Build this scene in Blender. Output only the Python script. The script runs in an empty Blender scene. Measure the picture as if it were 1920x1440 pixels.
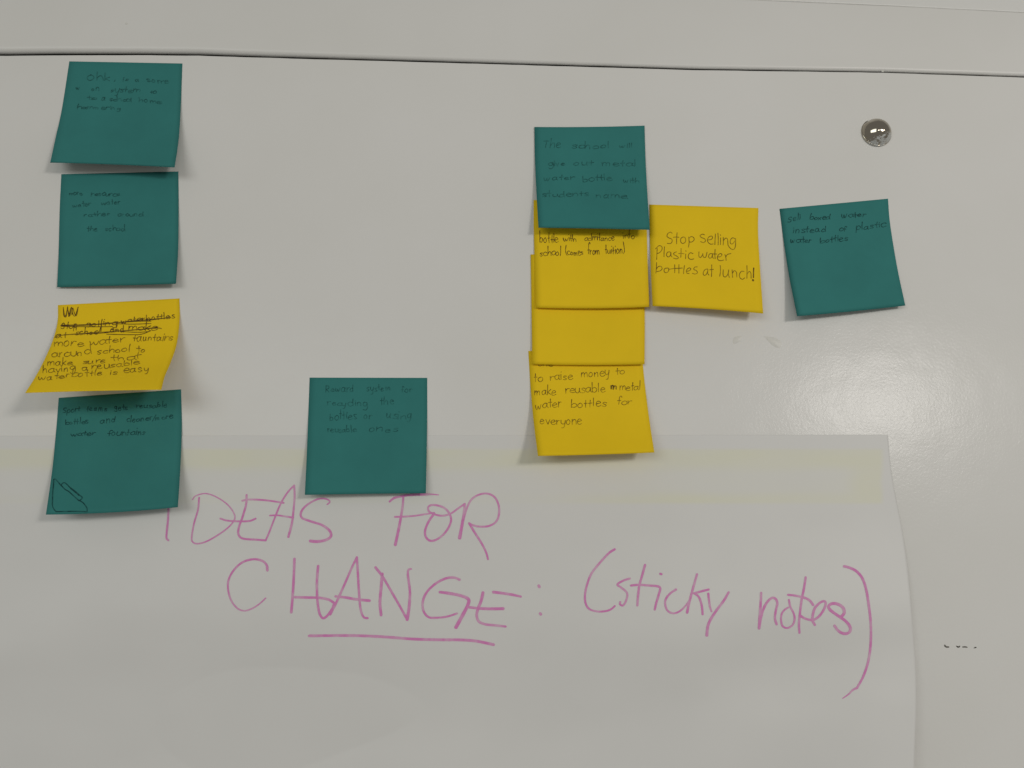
import bpy, math, random
from mathutils import Vector, Matrix, noise

scene = bpy.context.scene
C = scene.collection
R = math.radians

# ------------------------------------------------------------------ camera
F = 1387.0                       # focal length in pixels of a 1920 wide frame
DIST = 0.4719                    # camera to wall, metres
PITCH, YAW = R(9.5), R(2.0)
FW = Vector((math.sin(YAW) * math.cos(PITCH), math.cos(YAW) * math.cos(PITCH), math.sin(PITCH)))
RT = Vector((math.cos(YAW), -math.sin(YAW), 0))
UP = RT.cross(FW)
CAM = Vector((0, -DIST, 1.50))
cam = bpy.data.cameras.new('camera')
cam.sensor_width = 36.0
cam.lens = 36.0 * F / 1920.0
cam.clip_start = 0.01
cam.clip_end = 50
co = bpy.data.objects.new('camera', cam)
M = Matrix((RT, UP, -FW)).transposed().to_4x4()
M.translation = CAM
co.matrix_world = M
C.objects.link(co)
scene.camera = co

# ------------------------------------------------------------------ world and lamps
w = bpy.data.worlds.new('World')
scene.world = w
w.use_nodes = True
bg = w.node_tree.nodes['Background']
bg.inputs[0].default_value = (1.0, 0.97, 0.925, 1)
bg.inputs[1].default_value = 0.205
scene.view_settings.view_transform = 'Standard'
scene.view_settings.look = 'None'
scene.view_settings.exposure = 0.05
scene.view_settings.gamma = 1


def lamp(name, az, el, dist, sx, sy, power, col):
    """rectangular ceiling or window light seen from the wall under az (right) and el (up)"""
    a, e = R(az), R(el)
    d = Vector((math.sin(a) * math.cos(e), -math.cos(a) * math.cos(e), math.sin(e)))
    l = bpy.data.lights.new(name, 'AREA')
    l.shape = 'RECTANGLE'
    l.size, l.size_y = sx, sy
    l.energy = power
    l.color = col
    o = bpy.data.objects.new(name, l)
    tgt = Vector((0.08, 0, 1.50))
    o.location = tgt + d * dist
    o.rotation_euler = d.to_track_quat('Z', 'Y').to_euler()
    C.objects.link(o)


lamp('window_light', -27, 9, 3.0, 1.9, 0.9, 14.5, (0.95, 1.0, 0.985))
lamp('room_light_right', 33, 12.3, 2.0, 0.30, 0.22, 8.7, (1.0, 0.958, 0.912))
lamp('ceiling_light', 5, 10, 3.0, 0.11, 0.16, 1.2, (1.0, 0.97, 0.93))
lamp('ceiling_light', 15, 11, 3.0, 0.11, 0.16, 1.2, (1.0, 0.97, 0.93))
lamp('ceiling_light', 46, 13, 3.0, 0.13, 0.18, 1.2, (1.0, 0.96, 0.90))


# ------------------------------------------------------------------ helpers
def W(px, py, h=0.0):
    """world point on the plane h metres in front of the wall, on the sight line of a point of the photograph"""
    d = FW * F + RT * (px - 960) + UP * (720 - py)
    return CAM + d * ((DIST - h) / d.y)


def tag(o, label=None, cat=None, group=None, kind=None):
    if label: o['label'] = label
    if cat: o['category'] = cat
    if group: o['group'] = group
    if kind: o['kind'] = kind
    return o


def mesh_obj(name, vs, fs, mat, parent=None, smooth=True, origin=None):
    me = bpy.data.meshes.new(name)
    if origin is None:
        origin = parent.location if parent is not None else Vector((0, 0, 0))
    me.from_pydata([tuple(Vector(v) - origin) for v in vs], [], fs)
    me.update()
    if smooth:
        me.polygons.foreach_set('use_smooth', [True] * len(me.polygons))
    me.materials.append(mat)
    o = bpy.data.objects.new(name, me)
    if parent is not None:
        o.parent = parent
    else:
        o.location = origin
    C.objects.link(o)
    return o


def grid_faces(nu, nv, off=0, flip=False):
    fs = []
    for j in range(nv):
        for i in range(nu):
            a = off + j * (nu + 1) + i
            q = (a, a + 1, a + nu + 2, a + nu + 1)
            fs.append(q[::-1] if flip else q)
    return fs


def crom(pts, n=6):
    """Catmull-Rom through points of any dimension"""
    if len(pts) < 3:
        a, b = pts[0], pts[-1]
        return [tuple(a[k] + (b[k] - a[k]) * t / 3 for k in range(len(a))) for t in range(4)]
    P = [tuple(2 * a - b for a, b in zip(pts[0], pts[1]))] + list(pts) + [tuple(2 * a - b for a, b in zip(pts[-1], pts[-2]))]
    out = []
    for i in range(1, len(P) - 2):
        for s in range(n):
            t = s / n
            out.append(tuple(0.5 * (2 * b + (c - a) * t + (2 * a - 5 * b + 4 * c - d) * t * t + (3 * b - a - 3 * c + d) * t ** 3)
                             for a, b, c, d in zip(P[i - 1], P[i], P[i + 1], P[i + 2])))
    out.append(tuple(pts[-1]))
    return out


def sm(a, b, x):
    t = max(0.0, min(1.0, (x - a) / (b - a)))
    return t * t * (3 - 2 * t)


# ------------------------------------------------------------------ materials
def new_mat(name):
    m = bpy.data.materials.new(name)
    m.use_nodes = True
    nt = m.node_tree
    return m, nt, nt.nodes['Principled BSDF']


def node(nt, t, **kw):
    n = nt.nodes.new(t)
    for k, v in kw.items():
        if k in n.inputs:
            n.inputs[k].default_value = v
        else:
            setattr(n, k, v)
    return n


def painted(name, col, rough, peel_scale, peel, mottle=0.02, spec=0.4):
    m, nt, b = new_mat(name)
    b.inputs['Specular IOR Level'].default_value = spec
    tc = node(nt, 'ShaderNodeTexCoord')
    big = node(nt, 'ShaderNodeTexNoise', Scale=9.0, Detail=4.0)
    nt.links.new(tc.outputs['Object'], big.inputs['Vector'])
    cr = node(nt, 'ShaderNodeValToRGB')
    cr.color_ramp.elements[0].position = 0.3
    cr.color_ramp.elements[1].position = 0.7
    cr.color_ramp.elements[0].color = (*[c * (1 - mottle * k) for c, k in zip(col, (1, 1, 1.6))], 1)
    cr.color_ramp.elements[1].color = (*[min(1, c * (1 + mottle)) for c in col], 1)
    nt.links.new(big.outputs['Fac'], cr.inputs['Fac'])
    nt.links.new(cr.outputs['Color'], b.inputs['Base Color'])
    b.inputs['Roughness'].default_value = rough
    # orange peel left by the paint roller
    n1 = node(nt, 'ShaderNodeTexNoise', Scale=peel_scale, Detail=2.5, Roughness=0.55, Distortion=0.6)
    nt.links.new(tc.outputs['Object'], n1.inputs['Vector'])
    pr = node(nt, 'ShaderNodeTexNoise', Scale=28.0, Detail=2.0)
    nt.links.new(tc.outputs['Object'], pr.inputs['Vector'])
    bp = node(nt, 'ShaderNodeBump', Strength=1.0, Distance=peel)
    nt.links.new(n1.outputs['Fac'], bp.inputs['Height'])
    bp2 = node(nt, 'ShaderNodeBump', Strength=1.0, Distance=0.0004)
    nt.links.new(pr.outputs['Fac'], bp2.inputs['Height'])
    nt.links.new(bp2.outputs['Normal'], bp.inputs['Normal'])
    nt.links.new(bp.outputs['Normal'], b.inputs['Normal'])
    return m


WALLC = (0.752, 0.741, 0.708)
m_panel = painted('gloss_wall_paint', WALLC, 0.21, 560, 0.000068, spec=0.13)
m_trim = painted('gloss_trim_paint', (0.742, 0.731, 0.697), 0.38, 420, 0.00003)
m_upper = painted('rough_wall_paint', (0.73, 0.725, 0.695), 0.36, 520, 0.00016)
m_gap, nt, b = new_mat('gap_grime_shade')  # dirty unpainted gap; its deep shade is put into this near-black colour
b.inputs['Base Color'].default_value = (0.03, 0.028, 0.024, 1)
b.inputs['Roughness'].default_value = 0.9


def paper(name, col, rough=0.75, var=0.05, scale=35, fibre=0.00003):
    m, nt, b = new_mat(name)
    tc = node(nt, 'ShaderNodeTexCoord')
    n = node(nt, 'ShaderNodeTexNoise', Scale=scale, Detail=6.0, Roughness=0.6)
    nt.links.new(tc.outputs['Object'], n.inputs['Vector'])
    cr = node(nt, 'ShaderNodeValToRGB')
    cr.color_ramp.elements[0].position = 0.3
    cr.color_ramp.elements[1].position = 0.7
    cr.color_ramp.elements[0].color = (*[c * (1 - var) for c in col], 1)
    cr.color_ramp.elements[1].color = (*[c * (1 + var) for c in col], 1)
    nt.links.new(n.outputs['Fac'], cr.inputs['Fac'])
    nt.links.new(cr.outputs['Color'], b.inputs['Base Color'])
    b.inputs['Roughness'].default_value = rough
    b.inputs['Specular IOR Level'].default_value = 0.18
    f = node(nt, 'ShaderNodeTexNoise', Scale=1500.0, Detail=3.0)
    nt.links.new(tc.outputs['Object'], f.inputs['Vector'])
    bp = node(nt, 'ShaderNodeBump', Strength=0.6, Distance=fibre)
    nt.links.new(f.outputs['Fac'], bp.inputs['Height'])
    nt.links.new(bp.outputs['Normal'], b.inputs['Normal'])
    return m


m_teal = paper('teal_paper', (0.037, 0.205, 0.190), var=0.07, scale=22)
m_yellow = paper('yellow_paper', (0.88, 0.60, 0.012), var=0.035, scale=22)


def ink(name, col, under, lo=0.42, hi=0.62, scale=330, dry=0.75):
    """pen line on paper: the pen skips, so the paper colour comes through in places"""
    m = paper(name, col)
    nt = m.node_tree
    cr = [n for n in nt.nodes if n.type == 'VALTORGB'][0]
    nz = [n for n in nt.nodes if n.type == 'TEX_NOISE' and n.inputs['Scale'].default_value < 100][0]
    nz.inputs['Scale'].default_value = scale
    nz.inputs['Detail'].default_value = 3
    cr.color_ramp.elements[0].position = lo
    cr.color_ramp.elements[1].position = hi
    cr.color_ramp.elements[0].color = (*col, 1)
    cr.color_ramp.elements[1].color = (*[a + (b_ - a) * dry for a, b_ in zip(col, under)], 1)
    return m


TEAL, YEL = (0.036, 0.196, 0.180), (0.86, 0.585, 0.012)
m_ink_teal = ink('ink_on_teal', (0.016, 0.098, 0.090), TEAL, 0.40, 0.62, 300)
m_ink_dark = ink('dark_ink_on_teal', (0.008, 0.058, 0.056), TEAL, 0.44, 0.70, 300, 0.6)
m_ink_brown = ink('ink_on_yellow', (0.17, 0.10, 0.012), YEL, 0.42, 0.72, 300, 0.5)
m_ink_black = ink('black_ink', (0.09, 0.045, 0.012), YEL, 0.45, 0.75, 300, 0.35)
m_marker = ink('pink_marker', (0.71, 0.24, 0.52), (0.72, 0.71, 0.68), 0.40, 0.70, 160, 0.42)
m_mark = paper('grey_scuff', (0.16, 0.15, 0.13), var=0.5, scale=800)
m_smudge = paper('pale_smudge', (0.695, 0.683, 0.63), rough=0.35, var=0.05, scale=500)

# flip chart paper: colour comes from an attribute (glue strip showing through)
m_sheet, nt, b = new_mat('flip_chart_paper')
at = node(nt, 'ShaderNodeAttribute', attribute_name='tone')
tc = node(nt, 'ShaderNodeTexCoord')
nz = node(nt, 'ShaderNodeTexNoise', Scale=14.0, Detail=5.0)
nt.links.new(tc.outputs['Object'], nz.inputs['Vector'])
mr = node(nt, 'ShaderNodeMapRange')
mr.inputs['To Min'].default_value = 0.965
mr.inputs['To Max'].default_value = 1.035
nt.links.new(nz.outputs['Fac'], mr.inputs['Value'])
mx = node(nt, 'ShaderNodeVectorMath', operation='SCALE')
nt.links.new(at.outputs['Color'], mx.inputs[0])
nt.links.new(mr.outputs['Result'], mx.inputs['Scale'])
nt.links.new(mx.outputs['Vector'], b.inputs['Base Color'])
b.inputs['Roughness'].default_value = 0.48
b.inputs['Specular IOR Level'].default_value = 0.35
fb = node(nt, 'ShaderNodeTexNoise', Scale=900.0, Detail=3.0)
nt.links.new(tc.outputs['Object'], fb.inputs['Vector'])
bp = node(nt, 'ShaderNodeBump', Strength=0.6, Distance=0.00003)
nt.links.new(fb.outputs['Fac'], bp.inputs['Height'])
nt.links.new(bp.outputs['Normal'], b.inputs['Normal'])

# chrome of the stud, with paler, duller patches low on the dome
m_chrome, nt, b = new_mat('patchy_chrome')
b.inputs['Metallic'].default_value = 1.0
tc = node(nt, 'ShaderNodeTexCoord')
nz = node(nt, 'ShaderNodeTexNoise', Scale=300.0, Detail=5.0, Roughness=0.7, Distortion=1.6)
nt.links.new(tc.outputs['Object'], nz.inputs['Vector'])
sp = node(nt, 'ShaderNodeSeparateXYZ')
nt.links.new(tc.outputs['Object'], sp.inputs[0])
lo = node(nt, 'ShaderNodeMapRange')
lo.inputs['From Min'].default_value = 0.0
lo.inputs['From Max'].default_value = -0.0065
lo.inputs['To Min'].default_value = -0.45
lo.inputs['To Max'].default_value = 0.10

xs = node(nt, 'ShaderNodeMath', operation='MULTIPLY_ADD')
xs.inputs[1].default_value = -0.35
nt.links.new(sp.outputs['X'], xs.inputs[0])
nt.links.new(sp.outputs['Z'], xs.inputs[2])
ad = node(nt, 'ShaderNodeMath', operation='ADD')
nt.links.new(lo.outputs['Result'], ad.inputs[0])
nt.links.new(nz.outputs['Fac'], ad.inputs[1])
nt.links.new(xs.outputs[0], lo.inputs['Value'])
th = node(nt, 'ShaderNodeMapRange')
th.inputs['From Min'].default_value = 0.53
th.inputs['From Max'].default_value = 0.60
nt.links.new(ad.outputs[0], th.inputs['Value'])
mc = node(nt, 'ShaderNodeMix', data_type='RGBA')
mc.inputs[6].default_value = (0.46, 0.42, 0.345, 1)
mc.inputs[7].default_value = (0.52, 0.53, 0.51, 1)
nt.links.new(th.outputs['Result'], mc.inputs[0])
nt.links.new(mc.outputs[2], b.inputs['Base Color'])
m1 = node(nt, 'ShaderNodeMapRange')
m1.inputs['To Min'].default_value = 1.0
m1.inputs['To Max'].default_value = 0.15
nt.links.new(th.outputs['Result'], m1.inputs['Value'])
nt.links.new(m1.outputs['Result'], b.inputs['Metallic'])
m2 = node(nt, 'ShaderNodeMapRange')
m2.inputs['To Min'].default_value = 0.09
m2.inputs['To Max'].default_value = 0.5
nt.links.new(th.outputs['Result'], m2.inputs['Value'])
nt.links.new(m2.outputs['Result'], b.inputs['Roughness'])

# ------------------------------------------------------------------ the setting
seam_px = [(0, 103.0), (120, 101.8), (250, 101.5), (370, 102.5), (480, 106), (700, 112), (960, 119.5), (1300, 129.5), (1655, 134.5), (1760, 138), (1920, 143.5)]
top_px = [(1200, -9), (1440, 0.5), (1680, 11), (1920, 23)]


def world_line(px, ext=0.9):
    p = [W(*q) for q in px]
    p = [(v.x, v.z) for v in p]
    p = [(-ext, p[0][1] + 0.0), *p, (ext, p[-1][1] - 0.003)]
    return p


seam = world_line(seam_px)
top = world_line(top_px)


def zat(line, x):
    for (x0, z0), (x1, z1) in zip(line, line[1:]):
        if x <= x1:
            return z0 + (z1 - z0) * (x - x0) / (x1 - x0)
    return line[-1][1]


XS = [-0.9] + [-0.40 + 0.008 * i for i in range(101)] + [0.9]


def extrude(name, mat, prof):
    """prof(x) -> list of (y, z); swept along x"""
    rows = [prof(x) for x in XS]
    n = len(rows[0])
    vs = [(x, y, z) for x, r in zip(XS, rows) for (y, z) in r]
    fs = []
    for i in range(len(XS) - 1):
        for j in range(n - 1):
            a = i * n + j
            fs.append((a, a + 1, a + n + 1, a + n))
    o = mesh_obj(name, vs, fs, mat)
    o.data.materials.append(m_gap)
    for p in o.data.polygons:
        if sum(o.data.vertices[k].co.y for k in p.vertices) / 4 > 0.0037:
            p.material_index = 1
    return o


def wob(x, s, k):
    return noise.noise(Vector((x * k, s, 0.3)))


def panel_prof(x):
    z = zat(seam, x) + 0.00012 * wob(x, 1, 90) + 0.0001 * wob(x, 5, 400)
    z -= 0.0003
    return [(0.0, 0.7), (0.0, 1.2), (0.0, 1.4), (0.0, z - 0.0012), (0.00012, z - 0.0006), (0.0004, z - 0.0002), (0.0009, z), (0.009, z + 0.0001), (0.012, z + 0.0001)]


GAPK = [(-0.9, 0.0027), (-0.35, 0.0026), (-0.2, 0.0022), (0.0, 0.0016), (0.2, 0.0012), (0.25, 0.0010), (0.9, 0.0010)]


BULL = [(-0.9, 0.0042), (-0.2, 0.0040), (0.1, 0.0026), (0.9, 0.0024)]


def trim_prof(x):
    g = zat(GAPK, x)
    z = zat(seam, x) + g + 0.00012 * wob(x, 2, 90)
    r = zat(BULL, x)
    out = [(0.012, z + 0.0002), (0.007, z)]
    for k in range(0, 9):
        a = k / 8 * math.pi / 2
        out.append((r * (1 - math.sin(a)) * 0.85, z + r * (1 - math.cos(a))))
    zt = zat(top, x) + 0.00015 * wob(x, 3, 70)
    out += [(0.0, z + r + 0.001), (0.0, z + r + 0.012), (0.0, zt - 0.0008), (0.0002, zt - 0.0003), (0.0008, zt), (0.006, zt)]
    return out


def upper_prof(x):
    zt = zat(top, x) + 0.00035 + 0.0001 * wob(x, 4, 70)
    return [(0.004, zt), (0.0010, zt), (0.0006, zt + 0.0003), (0.0005, zt + 0.001), (0.0005, zt + 0.05), (0.0005, zt + 0.6)]


tag(extrude('wall_panel', m_panel, panel_prof), 'white gloss painted wall panel with orange peel texture behind the notes', kind='structure')
tag(extrude('trim_board', m_trim, trim_prof), 'smooth white painted trim board with rounded lower edge above the seam', kind='structure')
tag(extrude('upper_wall', m_upper, upper_prof), 'rough white painted wall above the trim board', kind='structure')
bk = mesh_obj('wall_backing', [(-0.9, 0.0125, 0.7), (0.9, 0.0125, 0.7), (0.9, 0.0125, 2.3), (-0.9, 0.0125, 2.3)], [(0, 1, 2, 3)], m_gap, smooth=False)
tag(bk, 'dark backing behind the seam, gap shade put into its colour', kind='structure')
panel = bpy.data.objects['wall_panel']
trim = bpy.data.objects['trim_board']


def blob(name, pts, mat, parent, h=0.00015, base=0.0):
    """small flat mark: outline in pixels of the photograph, on the wall, with a little thickness"""
    p = crom(pts + [pts[0]], 4)[:-1]
    n = len(p)
    cx, cy = sum(q[0] for q in p) / n, sum(q[1] for q in p) / n
    vs = [W(cx, cy, base + h)] + [W(cx + (q[0] - cx) * .8, cy + (q[1] - cy) * .8, base + h) for q in p] + [W(q[0], q[1], base - 0.0001) for q in p]
    fs = [(0, 1 + (i + 1) % n, 1 + i) for i in range(n)]
    fs += [(1 + i, 1 + (i + 1) % n, 1 + n + (i + 1) % n, 1 + n + i) for i in range(n)]
    return mesh_obj(name, vs, fs, mat, parent)


# ------------------------------------------------------------------ surfaces of paper
class Surf:
    """A piece of paper. Outline by its left and right edges (top to bottom) in pixels, height above the wall h(u, v)."""

    def __init__(s, left, right, h, bow_top=0.0, bow_bot=0.0):
        s.L, s.R = crom(left, 10) if len(left) > 2 else left, crom(right, 10) if len(right) > 2 else right
        s.h, s.bt, s.bb = h, bow_top, bow_bot

    def edge(s, E, v):
        f = v * (len(E) - 1)
        i = max(0, min(len(E) - 2, int(math.floor(f))))
        t = f - i
        return (E[i][0] + (E[i + 1][0] - E[i][0]) * t, E[i][1] + (E[i + 1][1] - E[i][1]) * t)

    def px(s, u, v):
        a, b = s.edge(s.L, v), s.edge(s.R, v)
        bow = (s.bt * (1 - v) + s.bb * v) * 4 * u * (1 - u)
        return (a[0] + (b[0] - a[0]) * u, a[1] + (b[1] - a[1]) * u + bow)

    def P(s, u, v, e=0.0):
        x, y = s.px(u, v)
        return W(x, y, s.h(u, v) + e)

    def inv(s, x, y):
        u = v = 0.5
        for _ in range(8):
            p = s.px(u, v)
            pu, pv = s.px(u + .01, v), s.px(u, v + .01)
            a, c = (pu[0] - p[0]) / .01, (pu[1] - p[1]) / .01
            b_, d = (pv[0] - p[0]) / .01, (pv[1] - p[1]) / .01
            det = a * d - b_ * c
            dx, dy = x - p[0], y - p[1]
            u = max(-.1, min(1.1, u + (d * dx - b_ * dy) / det))
            v = max(-.1, min(1.1, v + (a * dy - c * dx) / det))
        return u, v

    def at(s, x, y, e):
        u, v = s.inv(x, y)
        return W(x, y, s.h(u, v) + e)


def sheet_mesh(name, S, nu, nv, mat, thick=0.0001, parent=None, origin=None):
    vs = [S.P(i / nu, j / nv) for j in range(nv + 1) for i in range(nu + 1)]
    back = [S.P(i / nu, j / nv, -thick) for j in range(nv + 1) for i in range(nu + 1)]
    n = len(vs)
    fs = grid_faces(nu, nv, flip=True) + grid_faces(nu, nv, n)
    rim = [i for i in range(nu + 1)] + [j * (nu + 1) + nu for j in range(1, nv + 1)] + [nv * (nu + 1) + i for i in range(nu - 1, -1, -1)] + [j * (nu + 1) for j in range(nv - 1, 0, -1)]
    for a, b_ in zip(rim, rim[1:] + rim[:1]):
        fs.append((a, b_, b_ + n, a + n))
    o = mesh_obj(name, vs + back, fs, mat, parent, origin=origin)
    me = o.data
    # flat rim
    nf = 2 * nu * nv
    sm_ = [True] * nf + [False] * (len(fs) - nf)
    me.polygons.foreach_set('use_smooth', sm_)
    return o


# ------------------------------------------------------------------ handwriting
rng = random.Random(4)


def ribbon(vs, fs, S, pts, wmm, eps):
    """pts: (x, y[, w]) in pixels; adds a flat ribbon that lies on S"""
    pts = [(q[0], q[1], q[2] if len(q) > 2 else 1.0) for q in pts]
    k = wmm / 0.345
    n = len(pts)
    base = len(vs)
    for i, (x, y, wk) in enumerate(pts):
        a, b_ = pts[max(0, i - 1)], pts[min(n - 1, i + 1)]
        dx, dy = b_[0] - a[0], b_[1] - a[1]
        l = math.hypot(dx, dy) or 1
        ww = k * wk / 2 * (1 + 0.10 * noise.noise(Vector((x * .15, y * .15, wmm))))
        nx, ny = -dy / l * ww, dx / l * ww
        vs += [S.at(x + nx, y + ny, eps), S.at(x - nx, y - ny, eps)]
    for i in range(n - 1):
        a = base + 2 * i
        fs.append((a, a + 1, a + 3, a + 2))
    # round ends
    for end, sgn in ((0, -1), (n - 1, 1)):
        x, y, wk = pts[end]
        q = pts[1] if end == 0 else pts[n - 2]
        ang = math.atan2(y - q[1], x - q[0])
        r = k * wk / 2
        c0 = len(vs)
        vs.append(S.at(x, y, eps + 0.00001))
        for t in range(7):
            aa = ang - math.pi / 2 + math.pi * t / 6
            vs.append(S.at(x + r * math.cos(aa), y + r * math.sin(aa), eps + 0.00001))
        for t in range(6):
            fs.append((c0, c0 + 1 + t, c0 + 2 + t))


G = {
 'a': (1.0, [[(.75, .85), (.45, 1), (.1, .7), (.08, .25), (.35, 0), (.65, .25), (.78, .9)], [(.78, .95), (.76, .3), (.95, .02)]]),
 'b': (.95, [[(.1, 1.8), (.08, .9), (.1, 0)], [(.1, .6), (.4, .95), (.8, .7), (.75, .2), (.4, 0), (.1, .15)]]),
 'c': (.85, [[(.75, .85), (.45, 1), (.1, .7), (.08, .3), (.35, 0), (.8, .15)]]),
 'd': (1.0, [[(.75, .8), (.4, 1), (.08, .6), (.1, .15), (.4, 0), (.75, .3)], [(.8, 1.8), (.78, .8), (.87, 0)]]),
 'e': (.95, [[(.1, .5), (.5, .55), (.78, .7), (.6, .98), (.3, .95), (.08, .5), (.25, .05), (.6, 0), (.88, .2)]]),
 'f': (.65, [[(.7, 1.6), (.5, 1.8), (.3, 1.6), (.28, .8), (.25, 0)], [(.02, .9), (.6, .95)]]),
 'g': (.95, [[(.75, .85), (.4, 1), (.08, .6), (.3, .1), (.65, .25), (.78, .9)], [(.78, .95), (.82, 0), (.7, -.7), (.35, -.85), (.15, -.6)]]),
 'h': (.95, [[(.1, 1.8), (.09, .9), (.1, 0)], [(.1, .5), (.4, .98), (.7, .8), (.77, 0)]]),
 'i': (.38, [[(.15, 1), (.17, 0)], [(.15, 1.4), (.18, 1.46)]]),
 'k': (.8, [[(.1, 1.8), (.1, 0)], [(.7, 1), (.13, .48)], [(.13, .48), (.75, 0)]]),
 'l': (.38, [[(.13, 1.8), (.12, .9), (.15, 0)]]),
 'm': (1.3, [[(.08, 1), (.1, 0)], [(.1, .55), (.35, 1), (.56, .8), (.6, 0)], [(.6, .55), (.85, 1), (1.07, .8), (1.14, 0)]]),
 'n': (.92, [[(.08, 1), (.1, 0)], [(.1, .55), (.4, 1), (.68, .8), (.74, 0)]]),
 'o': (.92, [[(.45, 1), (.1, .7), (.1, .25), (.4, 0), (.75, .3), (.72, .8), (.42, 1.02)]]),
 'p': (.95, [[(.1, 1), (.1, .1), (.08, -.8)], [(.1, .6), (.4, 1), (.78, .7), (.72, .2), (.4, 0), (.1, .15)]]),
 'r': (.7, [[(.08, 1), (.1, 0)], [(.1, .5), (.35, .95), (.65, .92)]]),
 's': (.78, [[(.65, .88), (.35, 1), (.12, .75), (.4, .5), (.65, .25), (.4, 0), (.08, .12)]]),
 't': (.62, [[(.3, 1.6), (.28, .8), (.32, 0)], [(.02, .95), (.6, .98)]]),
 'u': (.95, [[(.08, 1), (.1, .3), (.35, 0), (.65, .25), (.75, 1)], [(.75, 1), (.76, .3), (.9, 0)]]),
 'v': (.8, [[(.05, 1), (.35, 0)], [(.35, 0), (.7, 1)]]),
 'w': (1.2, [[(.05, 1), (.15, .2), (.3, 0), (.5, .7)], [(.5, .7), (.65, 0), (.85, .15), (1.02, 1)]]),
 'x': (.8, [[(.05, 1), (.7, 0)], [(.68, 1), (.05, 0)]]),
 'y': (.9, [[(.05, 1), (.1, .35), (.4, .1), (.7, .5)], [(.75, 1), (.68, 0), (.5, -.7), (.15, -.8)]]),
 'z': (.8, [[(.05, .95), (.7, .98)], [(.7, .98), (.05, 0)], [(.05, 0), (.75, .02)]]),
 'R': (1.0, [[(.1, 1.7), (.1, 0)], [(.1, 1.65), (.6, 1.6), (.65, 1.0), (.12, .85)], [(.2, .85), (.85, 0)]]),
 'S': (1.05, [[(.85, 1.45), (.5, 1.72), (.15, 1.4), (.3, .95), (.75, .7), (.75, .2), (.4, 0), (.05, .25)]]),
 'T': (1.0, [[(.0, 1.65), (.9, 1.7)], [(.45, 1.68), (.42, 0)]]),
 'O': (1.2, [[(.6, 1.7), (.15, 1.3), (.1, .5), (.5, 0), (.95, .4), (.98, 1.2), (.55, 1.72)]]),
 'P': (1.0, [[(.12, 1.5), (.08, -.1)], [(.05, 1.2), (.3, 1.8), (.7, 1.5), (.5, .95), (.12, .8)]]),
 '!': (.4, [[(.2, 1.7), (.15, .55)], [(.12, .1), (.15, .02)]]),
 '.': (.4, [[(.12, .08), (.16, .0)]]),
 ',': (.4, [[(.15, .1), (.08, -.25)]]),
 "'": (.3, [[(.15, 1.7), (.12, 1.35)]]),
 '/': (.7, [[(.6, 1.8), (.05, -.3)]]),
 '(': (.55, [[(.45, 1.8), (.1, 1.1), (.12, .3), (.4, -.2)]]),
 ')': (.55, [[(.1, 1.8), (.42, 1.1), (.4, .3), (.05, -.2)]]),
}


class Pen:
    def __init__(s, S, org, sc, mm, eps=0.00012, mess=1.0):
        s.S, s.o, s.sc, s.mm, s.eps, s.mess = S, org, sc, mm, eps, mess
        s.vs, s.fs = [], []

    def m(s, p):
        return (s.o[0] + p[0] / s.sc, s.o[1] + p[1] / s.sc) + tuple(p[2:])

    def stroke(s, pts, w=1.0, n=6, jit=True):
        """pts in the coordinates of the enlarged view"""
        q = crom([tuple(map(float, p)) for p in pts], n)
        ribbon(s.vs, s.fs, s.S, [s.m(p) for p in q], s.mm * w, s.eps)
        s.eps += 0.0000003

    def word(s, t, x0, x1, y0, xh, y1=None, slant=0.08, w=1.0, asc=1.18):
        """t from x0 to x1, its base line at y0 (left) and y1 (right), xh tall"""
        if y1 is None:
            y1 = y0
        mess = s.mess
        slant += rng.uniform(-.09, .09) * mess
        wander = rng.uniform(0, 6)
        tot = sum(G[c][0] for c in t if c in G)
        k = (x1 - x0) / tot
        cx = 0.0
        for c in t:
            if c not in G:
                continue
            adv, st = G[c]
            ox, oy, ks = rng.uniform(-.04, .04) * mess, rng.uniform(-.08, .08) * mess + .08 * math.sin(cx * 1.3 + wander), 1 + rng.uniform(-.13, .13) * mess
            kx = 1 + rng.uniform(-.16, .10) * mess
            for line in st:
                pts = []
                for (gx, gy) in line:
                    if gy > 1.05:
                        gy = 1.05 + (gy - 1.05) * asc
                    gx = gx * kx + rng.uniform(-.035, .035) * mess
                    gy = gy * ks + oy + rng.uniform(-.045, .045) * mess
                    X = x0 + (cx + gx + ox) * k + slant * gy * xh
                    base = y0 + (y1 - y0) * (X - x0) / max(1, (x1 - x0))
                    pts.append((X, base - gy * xh))
                if len(pts) > 2:
                    pts = crom(pts, 4)
                n = len(pts)
                ww = [w * (1.0 - 0.35 * (i / max(1, n - 1))) * (1 + .15 * math.sin(i + cx * 9)) for i in range(n)]
                if n == 2:
                    a, b_ = pts
                    pts = [(a[0] + (b_[0] - a[0]) * t / 3, a[1] + (b_[1] - a[1]) * t / 3) for t in range(4)]
                    ww = [w * (1 - .1 * i) for i in range(4)]
                ribbon(s.vs, s.fs, s.S, [s.m(p) + (q,) for p, q in zip(pts, ww)], s.mm, s.eps)
            s.eps += 0.0000002
            cx += adv

    def done(s, name, mat, parent):
        return mesh_obj(name, s.vs, s.fs, mat, parent, smooth=False)


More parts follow.
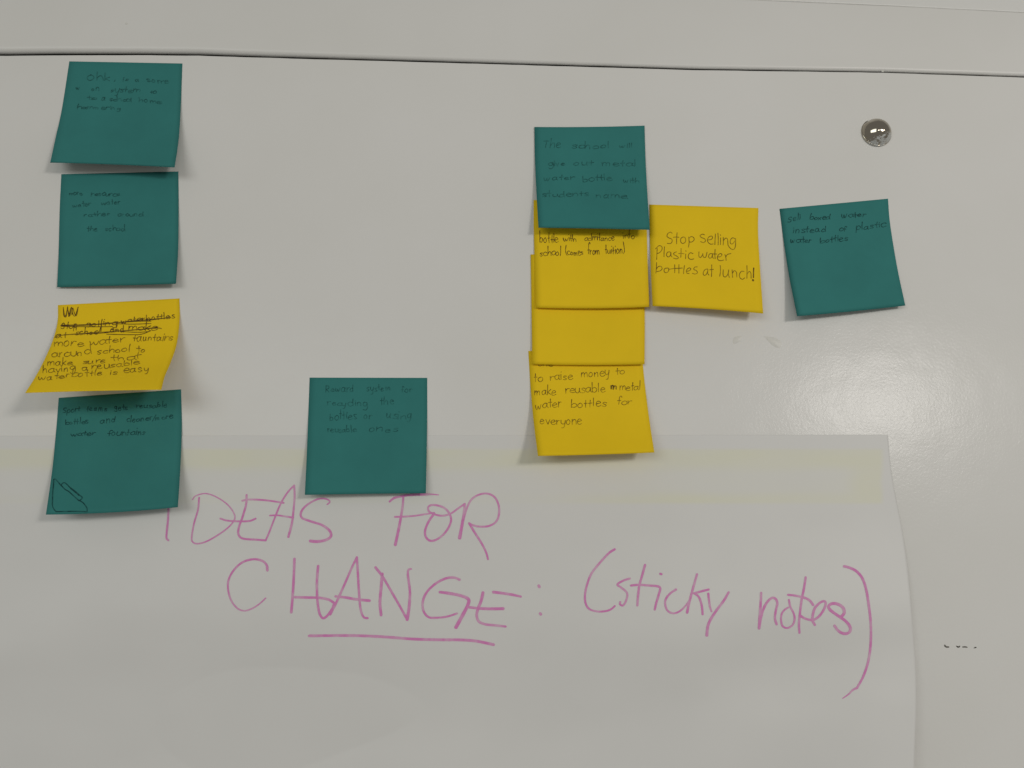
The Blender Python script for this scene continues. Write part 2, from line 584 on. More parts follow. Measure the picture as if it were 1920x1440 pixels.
# ------------------------------------------------------------------ flip chart sheet
def poster_h(px, py):
    t = sm(930, 1400, py)
    edge = sm(1150, 1720, px)
    h = 0.00005 + 0.00032 * sm(815.5 - px * .0013, 819.5 - px * .0013, py) + 0.0005 * sm(840, 960, py)
    h += t * (0.0022 + 0.0040 * edge) + 0.006 * sm(960, 1330, py) * sm(1450, 1720, px)
    # slow waves of hanging paper
    h += 0.0022 * sm(960, 1250, py) * math.sin(px / 250.0 + 0.8 + py / 900.0)
    h += 0.0024 * sm(960, 1250, py) * math.sin(py / 60.0 + px / 900.0 + 0.5 + 1.5 * noise.noise(Vector((px / 500.0, py / 300.0, 8.0))))
    h += 0.0024 * sm(950, 1300, py) * noise.noise(Vector((px / 330.0, py / 210.0, 1.7)))
    h += 0.00025 * sm(830, 1000, py) * noise.noise(Vector((px / 110.0, py / 60.0, 4.7)))
    return max(0.00005, h)


class Poster(Surf):
    def __init__(s):
        s.right = crom([(817, 1665), (880, 1671), (940, 1681), (985, 1690), (1060, 1701), (1160, 1710), (1290, 1718), (1440, 1714), (1640, 1708)], 10)

    def rx(s, y):
        for a, b_ in zip(s.right, s.right[1:]):
            if y <= b_[0]:
                return a[1] + (b_[1] - a[1]) * (y - a[0]) / (b_[0] - a[0])
        return s.right[-1][1]

    def px(s, u, v):
        y = 817.5 - 2.5 * u + v ** 1.35 * 820
        x0 = -330
        return x0 + (s.rx(y) - x0) * u, y + 0.5 * noise.noise(Vector((u * 30, 0, 9))) * (1 - v)

    def h(s, u, v):
        return poster_h(*s.px(u, v))

    def P(s, u, v, e=0.0):
        x, y = s.px(u, v)
        return W(x, y, poster_h(x, y) + e)

    def at(s, x, y, e):
        return W(x, y, poster_h(x, y) + e)


PS = Poster()
NU, NV = 560, 270
po = W(960, 1100, 0)
poster = sheet_mesh('flip_chart_sheet', PS, NU, NV, m_sheet, thick=0.00012, origin=po)
tag(poster, 'large white flip chart sheet stuck to the wall, headed in pink marker', 'flip chart sheet')
attr = poster.data.attributes.new('tone', 'FLOAT_COLOR', 'POINT')
paperc, glue = (0.722, 0.714, 0.684), (0.732, 0.724, 0.590)
cols = []
for j in range(NV + 1):
    for i in range(NU + 1):
        x, y = PS.px(i / NU, j / NV)
        x += 4 * noise.noise(Vector((y / 40, 3, 0)))
        box = sm(838, 846, y) * (1 - sm(940, 948, y)) * (1 - sm(1648, 1660, x))
        rim = 1 - sm(866, 892, y) * (1 - sm(915, 938, y)) * (1 - sm(1575, 1622, x))
        left = 1 - sm(872, 905, y) * 1.0 * (1 - sm(1000, 1250, x))     # the lower border fades towards the left
        k = box * (0.30 + 0.70 * rim) * (0.25 + 0.75 * left)
        k *= 0.85 + 0.3 * noise.noise(Vector((x / 120, y / 25, 2)))
        c = [a + (b_ - a) * max(0, min(1, k)) for a, b_ in zip(paperc, glue)]
        edge = (1 - sm(817, 821, y)) * 0.0
        cols += [c[0], c[1], c[2], 1.0]
attr.data.foreach_set('color', cols + cols)

# heading in pink marker
def heading(strokes, org, sc, mm, name='marker_word', cut=()):
    if cut:
        heading(strokes[:cut[0]], org, sc, mm, name)
        strokes = strokes[cut[0]:]
    p = Pen(PS, org, sc, mm, eps=0.00012)
    for s in strokes:
        wk, pts = s[0], s[1:]
        n = len(pts)
        pts = [(*q, wk[0] + (wk[1] - wk[0]) * i / max(1, n - 1)) for i, q in enumerate(pts)]
        p.stroke(pts, 1.0, 8)
    return p.done(name, m_marker, poster)


O4, S4 = (280, 890), 1920 / 700
heading([
 ((.9, .9), (97, 120), (98, 178), (96, 230), (90, 290), (88, 325), (97, 337)),
 ((.5, .75), (222, 128), (240, 108), (290, 97), (345, 115), (400, 152), (433, 195), (438, 230), (405, 272), (350, 312), (290, 345), (245, 355), (222, 345), (218, 320), (230, 250), (250, 180), (256, 118)),
 ((.8, .8), (365, 226), (400, 236), (460, 240), (515, 238), (546, 226)),
 ((.9, .9), (500, 105), (498, 150), (480, 215), (462, 265), (457, 300), (468, 322), (495, 331), (545, 334), (598, 338)),
 ((.8, .8), (478, 134), (510, 128), (580, 130), (640, 137), (690, 145)),
 ((.75, .75), (598, 338), (615, 300), (640, 235), (675, 150), (712, 90), (745, 55)),
 ((.75, 1.0), (745, 55), (747, 110), (742, 180), (733, 250), (715, 320)),
 ((.7, .8), (620, 210), (660, 209), (700, 215), (740, 221)),
 ((.6, 1.3), (915, 153), (928, 140), (915, 127), (880, 123), (840, 137), (800, 165), (780, 195), (785, 222), (830, 240), (890, 260), (928, 290), (933, 318), (905, 337), (860, 344), (828, 341)),
 ((.9, 1.1), (1236, 138), (1260, 120), (1300, 110), (1360, 103), (1430, 101)),
 ((.9, .4), (1430, 101), (1455, 101), (1488, 104)),
 ((.9, 1.3), (1306, 112), (1303, 160), (1290, 240), (1276, 310), (1265, 360)),
 ((.8, .7), (1263, 217), (1300, 216), (1360, 212), (1420, 203), (1465, 196)),
 ((1.0, .8), (1465, 200), (1440, 235), (1420, 280), (1420, 315), (1440, 338), (1470, 337), (1510, 310), (1540, 270), (1552, 230), (1540, 195), (1515, 170), (1475, 157), (1445, 158), (1433, 172), (1440, 190), (1470, 205), (1510, 211), (1550, 200), (1590, 172), (1622, 150)),
 ((.9, 1.5), (1622, 150), (1618, 200), (1608, 260), (1596, 325)),
 ((.8, .9), (1596, 325), (1612, 250), (1630, 180), (1655, 130), (1690, 105), (1735, 97), (1775, 115), (1797, 160), (1797, 210), (1780, 245), (1745, 264), (1700, 267), (1665, 260), (1645, 250)),
 ((1.0, .8), (1645, 250), (1675, 300), (1710, 355), (1732, 400), (1742, 435)),
], O4, S4, 1.5, cut=(9,))
heading([
 ((1.0, .5), (607, 492), (603, 465), (580, 443), (535, 435), (480, 450), (435, 490), (408, 540), (405, 590), (420, 645), (450, 685), (485, 700), (525, 690), (565, 665), (598, 635)),
 ((1.0, 1.0), (746, 433), (743, 520), (738, 610), (730, 708)),
 ((1.0, .9), (868, 470), (862, 550), (864, 640), (873, 705), (890, 737), (912, 728), (940, 690), (950, 665)),
 ((1.0, 1.0), (750, 630), (810, 632), (870, 633), (920, 642), (948, 658)),
 ((1.0, .8), (930, 718), (965, 650), (1010, 550), (1045, 470), (1067, 425)),
 ((.9, .9), (1067, 425), (1072, 500), (1078, 600), (1086, 690), (1102, 732), (1122, 738)),
 ((1.0, 1.1), (958, 626), (1010, 632), (1070, 642), (1132, 648)),
 ((1.1, 1.1), (1198, 510), (1192, 580), (1186, 660), (1192, 722)),
 ((1.0, .9), (1163, 477), (1200, 525), (1250, 610), (1290, 680), (1326, 745)),
 ((1.2, .7), (1326, 745), (1336, 680), (1340, 600), (1330, 520), (1332, 490), (1346, 485)),
 ((1.0, .8), (1595, 540), (1570, 530), (1530, 532), (1480, 555), (1430, 600), (1407, 650), (1410, 700), (1435, 732), (1475, 736), (1530, 730), (1582, 714)),
 ((1.1, 1.4), (1495, 604), (1540, 610), (1600, 622), (1640, 640), (1638, 670), (1610, 725), (1577, 785)),
 ((1.2, .9), (1716, 607), (1706, 650), (1690, 690), (1684, 725), (1695, 755), (1730, 770), (1780, 775), (1832, 781)),
 ((1.2, .9), (1770, 604), (1820, 610), (1870, 618), (1910, 627)),
 ((1.0, 1.2), (1645, 682), (1700, 688), (1760, 690), (1820, 689)),
 ((1.1, 1.1), (2013 - 10, 571), (2016 - 10, 577)),
 ((1.1, 1.1), (2010, 714), (2013, 718)),
], O4, S4, 1.64)
heading([((1.0, 1.1), (822, 829), (900, 828), (1000, 827), (1100, 829), (1220, 835), (1350, 845), (1480, 849), (1600, 850), (1680, 856), (1770, 874))], O4, S4, 1.7, 'underline')
O5, S5 = (1060, 1000), 3.2
heading([
 ((1.0, .8), (296, 96), (260, 120), (200, 185), (155, 245), (130, 310), (118, 370), (122, 420), (145, 455), (195, 469), (245, 466), (275, 455), (297, 436)),
 ((.9, .9), (387, 271), (350, 283), (313, 306), (335, 325), (365, 350), (372, 375), (362, 410), (345, 433), (328, 425), (330, 412)),
 ((1.0, 1.0), (478, 190), (462, 250), (445, 310), (437, 370), (432, 432)),
 ((1.0, 1.0), (395, 313), (440, 309), (500, 313), (566, 323), (560, 370), (545, 420), (537, 457)),
 ((1.0, 1.0), (570, 243), (577, 245)),
 ((1.0, .7), (664, 337), (630, 360), (603, 395), (600, 430), (615, 465), (650, 480), (690, 465), (725, 430), (745, 400)),
 ((1.0, 1.1), (790, 246), (775, 300), (755, 370), (740, 430), (731, 475)),
 ((1.0, 1.0), (860, 337), (820, 347), (772, 360)),
 ((.9, 1.0), (772, 360), (800, 380), (818, 430), (824, 485)),
 ((1.0, .8), (858, 362), (862, 400), (868, 440), (877, 468)),
 ((1.0, 1.3), (980, 354), (950, 405), (905, 465), (870, 520), (855, 560), (849, 612)),
 ((1.0, 1.2), (1175, 357), (1173, 410), (1168, 480), (1163, 570)),
 ((1.1, 1.0), (1163, 570), (1175, 500), (1200, 430), (1235, 390), (1260, 392), (1272, 420), (1263, 465), (1258, 510), (1268, 546)),
 ((.9, .8), (1342, 400), (1350, 440), (1370, 480), (1376, 515), (1365, 548), (1335, 568), (1305, 558), (1295, 525), (1298, 485), (1315, 460), (1338, 445)),
 ((1.0, 1.0), (1442, 264), (1432, 330), (1418, 400), (1408, 480), (1402, 545), (1405, 597)),
 ((.9, 1.1), (1336, 369), (1380, 374), (1430, 385), (1465, 402), (1487, 430)),
 ((1.0, 1.1), (1408, 492), (1440, 512), (1485, 520), (1520, 500), (1550, 460), (1562, 425), (1555, 408), (1530, 415), (1500, 445), (1487, 480), (1483, 520), (1497, 549)),
 ((1.3, 1.2), (1658, 500), (1674, 475), (1665, 445), (1635, 425), (1600, 422), (1580, 438), (1590, 460), (1630, 490), (1680, 525), (1708, 560), (1708, 588), (1685, 602), (1655, 596), (1632, 578), (1616, 555)),
 ((1.2, 1.0), (1674, 198), (1710, 208), (1750, 230), (1785, 275), (1807, 345), (1822, 440), (1832, 530), (1834, 620), (1828, 710), (1812, 790), (1785, 865), (1750, 928)),
 ((1.1, .4), (1750, 928), (1725, 940), (1700, 965), (1665, 990)),
], O5, S5, 1.5, cut=(11,))


# ------------------------------------------------------------------ sticky notes
def note(left, right, hl, hr, mat, label, power=2.0, base=0.00015, wave=0.0, group=None, bt=0.0, bb=0.0, nu=16, nv=26, hf=None, mid=0.0):
    def h(u, v):
        vv = max(0.0, v)
        hh = base + (hl * (1 - u) + hr * u) * (sm(0.10, 1.9, vv) / sm(0.10, 1.9, 1.0) if power is None else max(0, (vv - .14) / .86) ** power)
        return hh + wave * math.sin(math.pi * min(1, vv)) * math.sin(math.pi * u) + mid * math.sin(2 * math.pi * u + 0.7) * vv * vv
    S = Surf(left, right, hf or h, bt, bb)
    top_mid = S.P(.5, 0)
    root = bpy.data.objects.new('sticky_note', None)
    root.empty_display_size = 0.01
    root.location = top_mid
    C.objects.link(root)
    tag(root, label, 'sticky note', group)
    sheet_mesh('paper', S, nu, nv, mat, 0.0001, root)
    return S, root


GT = 'teal sticky notes stuck to the wall'
GY = 'yellow sticky notes stuck to the wall'

# 1 top left, tilted
S, r = note([(130, 115), (116, 205), (105, 255), (94, 305)], [(342, 119), (339, 200), (335, 262), (327.5, 314)], .011, .0135, m_teal,
            'teal note topmost in the left column, close under the seam', group=GT, bb=-1.0, mid=.001)
p = Pen(S, (60, 90), 6, 0.55, mess=2)
for a in (('Ohk', 615, 880, 358, 44, 372), (',', 925, 960, 365, 40), ('is', 1020, 1090, 372, 22), ('a', 1160, 1215, 378, 30), ('some', 1290, 1550, 382, 28, 398),
          ('w', 490, 540, 465, 20), ('on', 670, 760, 482, 30), ('system', 880, 1215, 494, 34, 500), ('to', 1330, 1400, 515, 24),
          ('to', 610, 725, 580, 26), ('a', 780, 840, 582, 30), ('school', 870, 1130, 592, 26, 604), ('home', 1200, 1460, 606, 28, 622),
          ('hammering', 500, 1000, 680, 24, 696)):
    p.word(*a)
p.done('handwriting', m_ink_teal, r)

# 2
S, r = note([(115, 326.5), (112, 390), (110, 470), (107, 538.5)], [(334.5, 321.5), (335, 390), (334, 470), (330, 532)], .002, .0065, m_teal,
            'teal note second from the top in the left column, flat, four short indented lines', group=GT, bb=0.5)
p = Pen(S, (60, 310), 6, 0.58, mess=2.2)
for a in (('more', 415, 575, 332, 30), ('resource', 660, 990, 344, 30), ('water', 460, 670, 472, 26, 450), ('water', 780, 1000, 448, 26, 436),
          ('rather', 585, 885, 576, 26, 566), ('around', 960, 1245, 572, 26), ('the', 615, 740, 742, 26), ('school', 820, 1060, 738, 30)):
    p.word(*a)
p.done('handwriting', m_ink_teal, r)


# 3 curled yellow note
def h3(u, v):
    vv = max(0.0, v)
    k = sm(0.08, 1.35, vv) / sm(0.08, 1.35, 1.0)
    return 0.0002 + (.037 * (1 - u) + .036 * u) * k - .0025 * math.sin(math.pi * u) * k


S, r = note([(108.5, 572), (108, 602), (100, 635), (84, 673), (66, 707), (47, 737)], [(336.5, 559.5), (337, 600), (331.5, 645), (320, 680), (309, 706), (302.5, 731)], 0, 0, m_yellow,
            'strongly curled yellow note in the left column with two crossed out lines', group=GY, hf=h3, nu=20, nv=44, bb=-.8)
p = Pen(S, (30, 540), 1920 / 340, 0.53, eps=.00016, mess=1.6)
p.stroke([(500, 205), (505, 290), (530, 300), (545, 200), (548, 230), (560, 305), (575, 225), (590, 215), (592, 285), (600, 210), (620, 270), (640, 290), (658, 200)], .8)
p.stroke([(500, 215), (520, 300), (545, 230), (570, 295), (585, 200), (600, 270), (625, 295), (655, 205)], .7)
for a in (('Stop', 470, 660, 430, 36, 424), ('selling', 735, 1080, 412, 36, 385), ('waterbottles', 1110, 1690, 372, 32, 318),
          ('at', 410, 550, 522, 34), ('school', 625, 900, 498, 34, 485), ('and', 1000, 1150, 470, 34, 462), ('make', 1180, 1500, 455, 40, 440)):
    p.word(*a, w=1.0)
p.done('crossed_out_writing', m_ink_black, r)
p = Pen(S, (30, 540), 1920 / 340, 0.44, eps=.00018)
for q in ([(470, 400), (700, 396), (1000, 375), (1250, 345), (1450, 335), (1640, 308)], [(480, 392), (800, 385), (1100, 362), (1440, 330), (1600, 318)],
          [(480, 405), (800, 410), (1020, 408)], [(1060, 378), (1250, 382), (1430, 375)], [(1070, 366), (1300, 352), (1430, 350)], [(410, 522), (480, 500), (700, 485), (900, 478), (1100, 455), (1480, 425), (1540, 430)],
          [(520, 494), (760, 476), (1000, 462), (1300, 440), (1500, 412)], [(960, 488), (1200, 494), (1330, 488), (1430, 450)], [(1010, 440), (1150, 462), (1300, 468), (1390, 462)], [(905, 385), (898, 470)], [(1060, 370), (1062, 420)], [(640, 400), (636, 445)]):
    p.stroke(q, 1.0)
p.done('strike_line', m_ink_black, r)
p = Pen(S, (30, 540), 1920 / 340, 0.55, eps=.00016, mess=1.6)
for a in (('more', 390, 725, 620, 48, 612), ('water', 770, 1165, 606, 44, 572), ('fauntains', 1240, 1665, 562, 42, 556),
          ('around', 375, 795, 738, 44, 702), ('school', 855, 1215, 696, 36, 676), ('to', 1280, 1390, 676, 34),
          ('make', 320, 610, 826, 36, 812), ('sure', 700, 965, 806, 32, 788), ('that', 1010, 1325, 772, 34, 748),
          ('having', 275, 640, 902, 38, 868), ('a', 695, 770, 872, 36), ('reusable', 800, 1310, 862, 34, 808),
          ('waterbottle', 230, 930, 976, 36, 915), ('is', 995, 1070, 915, 34), ('easy', 1130, 1420, 900, 42, 878)):
    p.word(*a)
p.done('handwriting', m_ink_brown, r)

# 4
S, r = note([(110, 746), (105, 810), (98, 880), (86, 965)], [(339.5, 730), (341, 800), (338, 880), (333.5, 951)], .017, .013, m_teal,
            'teal note at the foot of the left column, wedge shape drawn in its corner', group=GT, bb=3.0, power=2.4)
p = Pen(S, (60, 720), 1772 / 320, 0.53, mess=1.9)
for a in (('Sport', 315, 500, 305, 30, 278), ('teams', 565, 780, 282, 32), ('gets', 850, 1000, 268, 38), ('reusable', 1080, 1410, 250, 30, 240),
          ('bottles', 340, 590, 424, 28, 408), ('and', 710, 875, 408, 36, 398), ('cleaner/more', 980, 1465, 398, 30, 358),
          ('water', 398, 660, 545, 28, 528), ('fountains', 780, 1190, 540, 36, 522)):
    p.word(*a)
p.done('handwriting', m_ink_dark, r)
p = Pen(S, (60, 720), 1772 / 320, 0.66)
p.stroke([(225, 990), (222, 1050), (214, 1130), (212, 1200), (212, 1265), (228, 1300), (250, 1325)], 1.1)
p.stroke([(250, 1325), (330, 1324), (450, 1322), (572, 1326)], 1.2)
p.stroke([(572, 1326), (570, 1290), (545, 1250), (520, 1225), (480, 1205)], 1.1)
p.stroke([(480, 1205), (430, 1160), (380, 1115), (345, 1095), (310, 1060), (285, 1035), (245, 990), (225, 990)], 1.1)
p.stroke([(300, 1055), (312, 1035), (335, 1024), (360, 1040), (400, 1080), (440, 1110), (480, 1145), (520, 1175), (508, 1200), (485, 1210)], 1.1)
p.stroke([(405, 1085), (450, 1120), (490, 1155)], 1.7)
p.done('wedge_drawing', m_ink_dark, r)

# 5
S, r = note([(580.5, 708), (578, 780), (575, 855), (571.5, 928)], [(801, 708.5), (801, 780), (800, 855), (798.5, 925)], .0095, .0065, m_teal,
            'teal note alone above the pink heading, between the left and middle columns', group=GT, bb=-0.5)
p = Pen(S, (540, 690), 5.76, 0.48, mess=1.7)
for a in (('Reward', 405, 720, 262, 40, 250), ('system', 850, 1115, 250, 38, 244), ('for', 1225, 1350, 260, 42),
          ('recycling', 425, 865, 405, 38, 410), ('the', 985, 1160, 392, 40), ('bottles', 450, 745, 560, 48, 550), ('or', 820, 915, 548, 40),
          ('using', 1055, 1345, 550, 44, 545), ('reusable', 425, 740, 695, 36, 690), ('ones', 865, 1210, 682, 40, 690)):
    p.word(*a)
p.done('handwriting', m_ink_teal, r)

# C, B, A: the yellow column, from the lowest layer up
S, r = note([(990.5, 658), (995, 730), (1001, 795), (1008.5, 855)], [(1203, 655), (1209, 720), (1218, 790), (1227, 848.5)], .018, .016, m_yellow,
            'yellow note at the foot of the middle column, reading to raise money', group=GY, bb=.8, power=2.2)
p = Pen(S, (970, 640), 1753 / 280, 0.49)
for a in (('one', 240, 420, 292, 30), ('to', 190, 305, 472, 48, 470), ('raise', 385, 655, 455, 52, 450), ('money', 745, 1095, 420, 56, 405), ('to', 1155, 1270, 388, 44),
          ('make', 200, 460, 630, 52), ('reusable', 560, 1040, 610, 54, 592), ('metal', 1195, 1450, 575, 50, 570),
          ('water', 210, 525, 790, 56, 766), ('bottles', 625, 1060, 778, 52, 762), ('for', 1170, 1345, 742, 46, 740),
          ('everyone', 262, 770, 972, 56, 978)):
    p.word(*a)
p.done('handwriting', m_ink_brown, r)
p = Pen(S, (970, 640), 1753 / 280, 0.70)
p.stroke([(1100, 520), (1102, 560), (1112, 520), (1128, 525), (1125, 565), (1140, 525), (1160, 530), (1160, 560)], 1.0)
p.done('crossed_out_letter', m_ink_black, r)

S, r = note([(995, 477), (996, 545), (997, 615), (998, 683)], [(1208, 477), (1208.5, 545), (1209, 615), (1208.5, 683)], .0016, .0024, m_yellow,
            'blank yellow note in the middle column, partly under another yellow note', group=GY, bb=1.5, base=.0006)
S, r = note([(1000.5, 375), (1001, 440), (1003, 510), (1005, 577)], [(1211.5, 377), (1213, 440), (1215, 510), (1217.5, 575.5)], .0028, .0044, m_yellow,
            'yellow note with two cramped lines, its top covered by a teal note', group=GY, bb=2.0, base=.0004)
p = Pen(S, (970, 400), 4.8, 0.49, mess=1.4)
for a in (('bottle', 200, 375, 264, 38, 264), ('with', 415, 540, 250, 30), ('admitance', 605, 880, 246, 30, 242), ('into', 950, 1060, 226, 30),
          ('school', 200, 400, 380, 36, 380), ('(comes', 435, 600, 374, 32), ('from', 635, 740, 366, 38), ('tuition)', 790, 970, 362, 36, 360)):
    p.word(*a, slant=-.05, asc=1.9)
p.done('handwriting', m_ink_black, r)

# D
S, r = note([(1217.5, 383.5), (1218.5, 450), (1220.5, 515), (1223.5, 574)], [(1422, 390), (1421.5, 440), (1426, 515), (1431, 588)], .0075, .011, m_yellow,
            'yellow note right of the middle column reading Stop selling Plastic water bottles at lunch', group=GY, bb=-1.5, base=.0003)
O8, S8 = (1190, 370), 1628 / 260
p = Pen(S, O8, S8, 0.44)
for q in ([(440, 420), (420, 408), (390, 425), (380, 455), (400, 475), (435, 490), (440, 520), (420, 542), (385, 540)],
          [(498, 415), (494, 480), (492, 545)], [(455, 468), (490, 466), (520, 468)],
          [(570, 465), (545, 480), (540, 515), (555, 538), (585, 535), (600, 505), (590, 470), (565, 465)],
          [(635, 465), (640, 530), (632, 585)], [(638, 480), (665, 460), (695, 475), (695, 505), (665, 525), (640, 520)],
          [(820, 440), (795, 432), (768, 450), (785, 472), (820, 485), (832, 510), (810, 530), (775, 520)],
          [(860, 500), (895, 495), (915, 475), (905, 455), (875, 462), (855, 495), (865, 530), (895, 550), (922, 545)],
          [(948, 430), (945, 490), (942, 555)], [(978, 420), (982, 490), (980, 558)], [(1010, 475), (1008, 555)], [(1006, 440), (1010, 444)],
          [(1040, 470), (1042, 520), (1040, 560)], [(1042, 510), (1065, 480), (1090, 490), (1096, 560)],
          [(1180, 485), (1150, 475), (1125, 500), (1125, 540), (1150, 545), (1178, 510)], [(1185, 485), (1185, 550), (1175, 600), (1150, 612), (1120, 595), (1100, 565)],
          [(265, 600), (262, 660), (258, 730)], [(245, 605), (285, 568), (320, 580), (318, 620), (290, 650), (262, 660)],
          [(350, 580), (346, 640), (345, 695)],
          [(415, 640), (385, 645), (375, 680), (395, 700), (420, 680), (425, 645)], [(425, 645), (428, 685), (440, 700)],
          [(490, 640), (465, 650), (460, 670), (495, 690), (515, 710), (490, 722), (455, 712)],
          [(545, 600), (545, 660), (542, 705)], [(518, 660), (550, 658), (580, 662)], [(600, 665), (598, 720)], [(600, 628), (604, 632)],
          [(685, 660), (655, 650), (632, 675), (632, 710), (660, 728), (695, 722)],
          [(755, 640), (755, 690), (775, 705), (800, 670)], [(800, 660), (808, 700), (835, 700), (850, 645)],
          [(905, 660), (880, 665), (868, 695), (885, 715), (908, 695), (915, 660)], [(915, 660), (915, 700), (925, 715)],
          [(945, 610), (942, 670), (945, 720)], [(920, 665), (965, 665)],
          [(970, 700), (1010, 695), (1025, 670), (1005, 660), (980, 680), (972, 715), (990, 740), (1025, 742), (1045, 735)],
          [(1060, 670), (1070, 700), (1075, 740)], [(1070, 700), (1090, 670), (1130, 660)],
          [(258, 765), (255, 830), (250, 890)], [(252, 850), (275, 815), (310, 810), (322, 840), (300, 862), (260, 872)],
          [(385, 830), (355, 835), (345, 865), (365, 885), (395, 870), (400, 838), (385, 828)], [(400, 845), (470, 832)],
          [(470, 790), (472, 840), (470, 885)], [(520, 790), (520, 845), (520, 890)], [(450, 835), (500, 833), (560, 830)],
          [(585, 800), (578, 850), (575, 895)],
          [(605, 868), (640, 862), (660, 840), (640, 828), (612, 850), (610, 885), (640, 895)], [(735, 815), (705, 820), (695, 845), (725, 860), (738, 885), (710, 900), (680, 892)],
          [(855, 840), (825, 850), (805, 885), (815, 915), (840, 905), (860, 865)], [(860, 845), (858, 890), (872, 912)],
          [(905, 790), (905, 860), (902, 930)], [(882, 850), (925, 845)],
          [(1005, 800), (1008, 860), (1000, 925)], [(1040, 850), (1040, 915), (1065, 935), (1095, 900), (1105, 850)], [(1105, 850), (1100, 900), (1112, 940)],
          [(1145, 850), (1150, 940)], [(1150, 890), (1170, 860), (1195, 880), (1200, 935)],
          [(1285, 870), (1255, 868), (1232, 900), (1235, 940), (1265, 962), (1292, 945)],
          [(1318, 800), (1320, 870), (1318, 950)], [(1320, 900), (1345, 870), (1365, 890), (1368, 950)]):
    p.stroke(q, 1.0, 5)
p.done('handwriting', m_ink_brown, r)
p = Pen(S, O8, S8, 0.75)
p.stroke([(1398, 830), (1396, 880), (1395, 940)], 1.0)
p.stroke([(1388, 968), (1392, 976)], 1.6)
p.done('exclamation_mark', m_ink_black, r)

# 6 teal on top of the yellow column
S, r = note([(1002, 238), (1003, 300), (1006, 365), (1009.5, 427)], [(1208.5, 235.5), (1210.5, 300), (1214, 365), (1218.5, 431)], .0085, .0095, m_teal,
            'teal note at the top of the middle column, overlapping the yellow notes below it', group=GT, bt=1.2, bb=-.5, base=.0008)
p = Pen(S, (970, 220), 1833 / 280, 0.53, mess=1.3)
for a in (('The', 310, 545, 375, 52, 375), ('school', 665, 1145, 380, 42, 378), ('will', 1250, 1420, 375, 24, 365),
          ('give', 375, 600, 595, 36, 590), ('out', 690, 940, 590, 40, 585), ('metal', 1040, 1475, 595, 42, 595),
          ('water', 325, 705, 775, 36, 765), ('bottle', 800, 1175, 785, 42, 775), ('with', 1300, 1500, 800, 32, 805),
          ("students", 300, 885, 975, 36, 965), ('name.', 960, 1385, 985, 40, 995)):
    p.word(*a)
p.done('handwriting', m_ink_teal, r)

# 10
S, r = note([(1461.5, 391.5), (1469, 450), (1480, 520), (1494.5, 593)], [(1665, 372.5), (1669, 420), (1682, 500), (1697.5, 573)], .0085, .0045, m_teal,
            'teal note farthest right, tilted, under the chrome stud', group=GT, bb=1.0)
p = Pen(S, (1440, 360), 5.76, 0.53, mess=1.6)
for a in (('Sell', 215, 355, 325, 36, 300), ('boxed', 445, 680, 300, 32, 290), ('water', 795, 1060, 278, 34, 265),
          ('instead', 265, 640, 440, 34, 430), ('of', 765, 850, 420, 32), ('plastic', 945, 1270, 410, 38, 375),
          ('water', 240, 480, 552, 34, 545), ('bottles', 560, 870, 552, 34, 525)):
    p.word(*a)
p.done('handwriting', m_ink_dark, r)

# ------------------------------------------------------------------ chrome stud
c = W(1643, 248.5, 0)
rad = 0.0104
root = bpy.data.objects.new('dome_stud', None)
root.empty_display_size = 0.01
root.location = c
root.rotation_euler = (R(-5), 0, R(2))
C.objects.link(root)
tag(root, 'shiny chrome dome stud with pale dull patches, fixed in the wall at the upper right', 'stud')
hh = 0.0074
RS = (rad * rad + hh * hh) / (2 * hh)
NA, NR = 64, 22


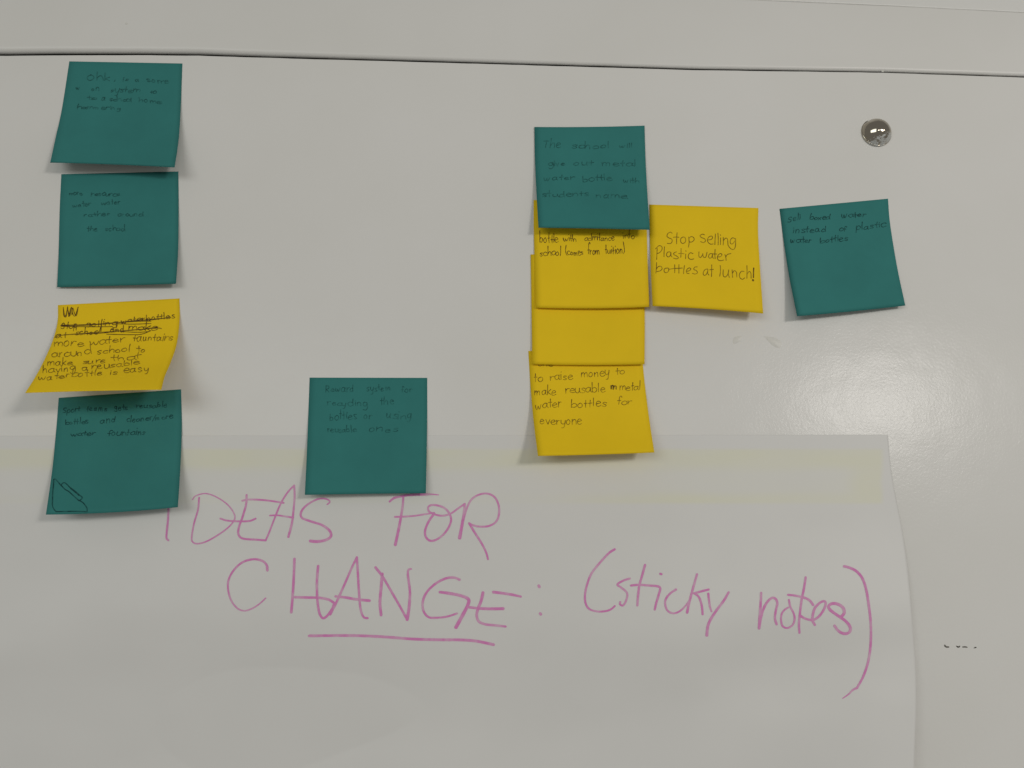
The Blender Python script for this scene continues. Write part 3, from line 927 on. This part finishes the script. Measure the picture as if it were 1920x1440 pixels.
def lathe(name, prof, mat, dent=0.0):
    vs, fs = [], []
    for (rr, y) in prof:
        for k in range(NA):
            a = 2 * math.pi * k / NA
            x, z = rr * math.cos(a), rr * math.sin(a)
            q = rr
            d = 0.0
            if dent:
                g = math.exp(-(((x + 0.0050) / .0026) ** 2 + ((z - .0078) / .0022) ** 2))
                d = dent * g
                x *= 1 - .05 * g
                z *= 1 - .05 * g
                d += 0.00006 * noise.noise(Vector((x * 500, z * 500, 1)))
            vs.append((x, y + d, z))
    for i in range(len(prof) - 1):
        for k in range(NA):
            a, b_ = i * NA + k, i * NA + (k + 1) % NA
            fs.append((a, b_, b_ + NA, a + NA))
    return mesh_obj(name, vs, fs, mat, root, origin=Vector((0, 0, 0)))


prof = [(0.00001, -(hh + .0006))]
for i in range(1, NR + 1):
    rr = rad * i / NR
    prof.append((rr, -(math.sqrt(RS * RS - rr * rr) - (RS - hh)) - .0006))
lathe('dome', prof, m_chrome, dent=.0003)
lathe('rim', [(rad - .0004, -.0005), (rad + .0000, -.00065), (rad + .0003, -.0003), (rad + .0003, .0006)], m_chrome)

# ------------------------------------------------------------------ small marks on the wall
blob('pen_mark', [(1769.5, 1208.5), (1772.5, 1208.8), (1774, 1211.5), (1779.5, 1211.8), (1780, 1214.3), (1775, 1214.8), (1770.5, 1212.5)], m_mark, panel)
blob('pen_mark', [(1792, 1210.5), (1795, 1211), (1797.5, 1213), (1799.5, 1210.5), (1801, 1211.3), (1799.5, 1214), (1796, 1214.8), (1793, 1212.8)], m_mark, panel)
blob('pen_mark', [(1804, 1212), (1810, 1211.5), (1814.5, 1213), (1814, 1214.8), (1809, 1214.3), (1804, 1214.2)], m_mark, panel)
blob('pen_mark', [(1825, 1215.5), (1828, 1213), (1831.5, 1213), (1830.5, 1215), (1827, 1215.8)], m_mark, panel)
blob('smudge', [(1372, 640), (1376, 632), (1385, 629), (1392, 630), (1391, 638), (1384, 643), (1375, 646)], m_smudge, panel, h=.00008)
blob('smudge', [(1429, 629), (1440, 630), (1455, 633), (1466, 641), (1467, 650), (1461, 654), (1450, 650), (1440, 641)], m_smudge, panel, h=.00008)
blob('speck', [(234.5, 43), (237, 41.5), (239.5, 43.5), (239, 46), (236, 46.5)], m_smudge, trim, h=.0001)
blob('paint_bridge', [(1653, 132.3), (1655, 132), (1657, 132.3), (1657, 134.6), (1655, 135), (1653, 134.6)], m_smudge, trim, h=.0, base=-.0002)
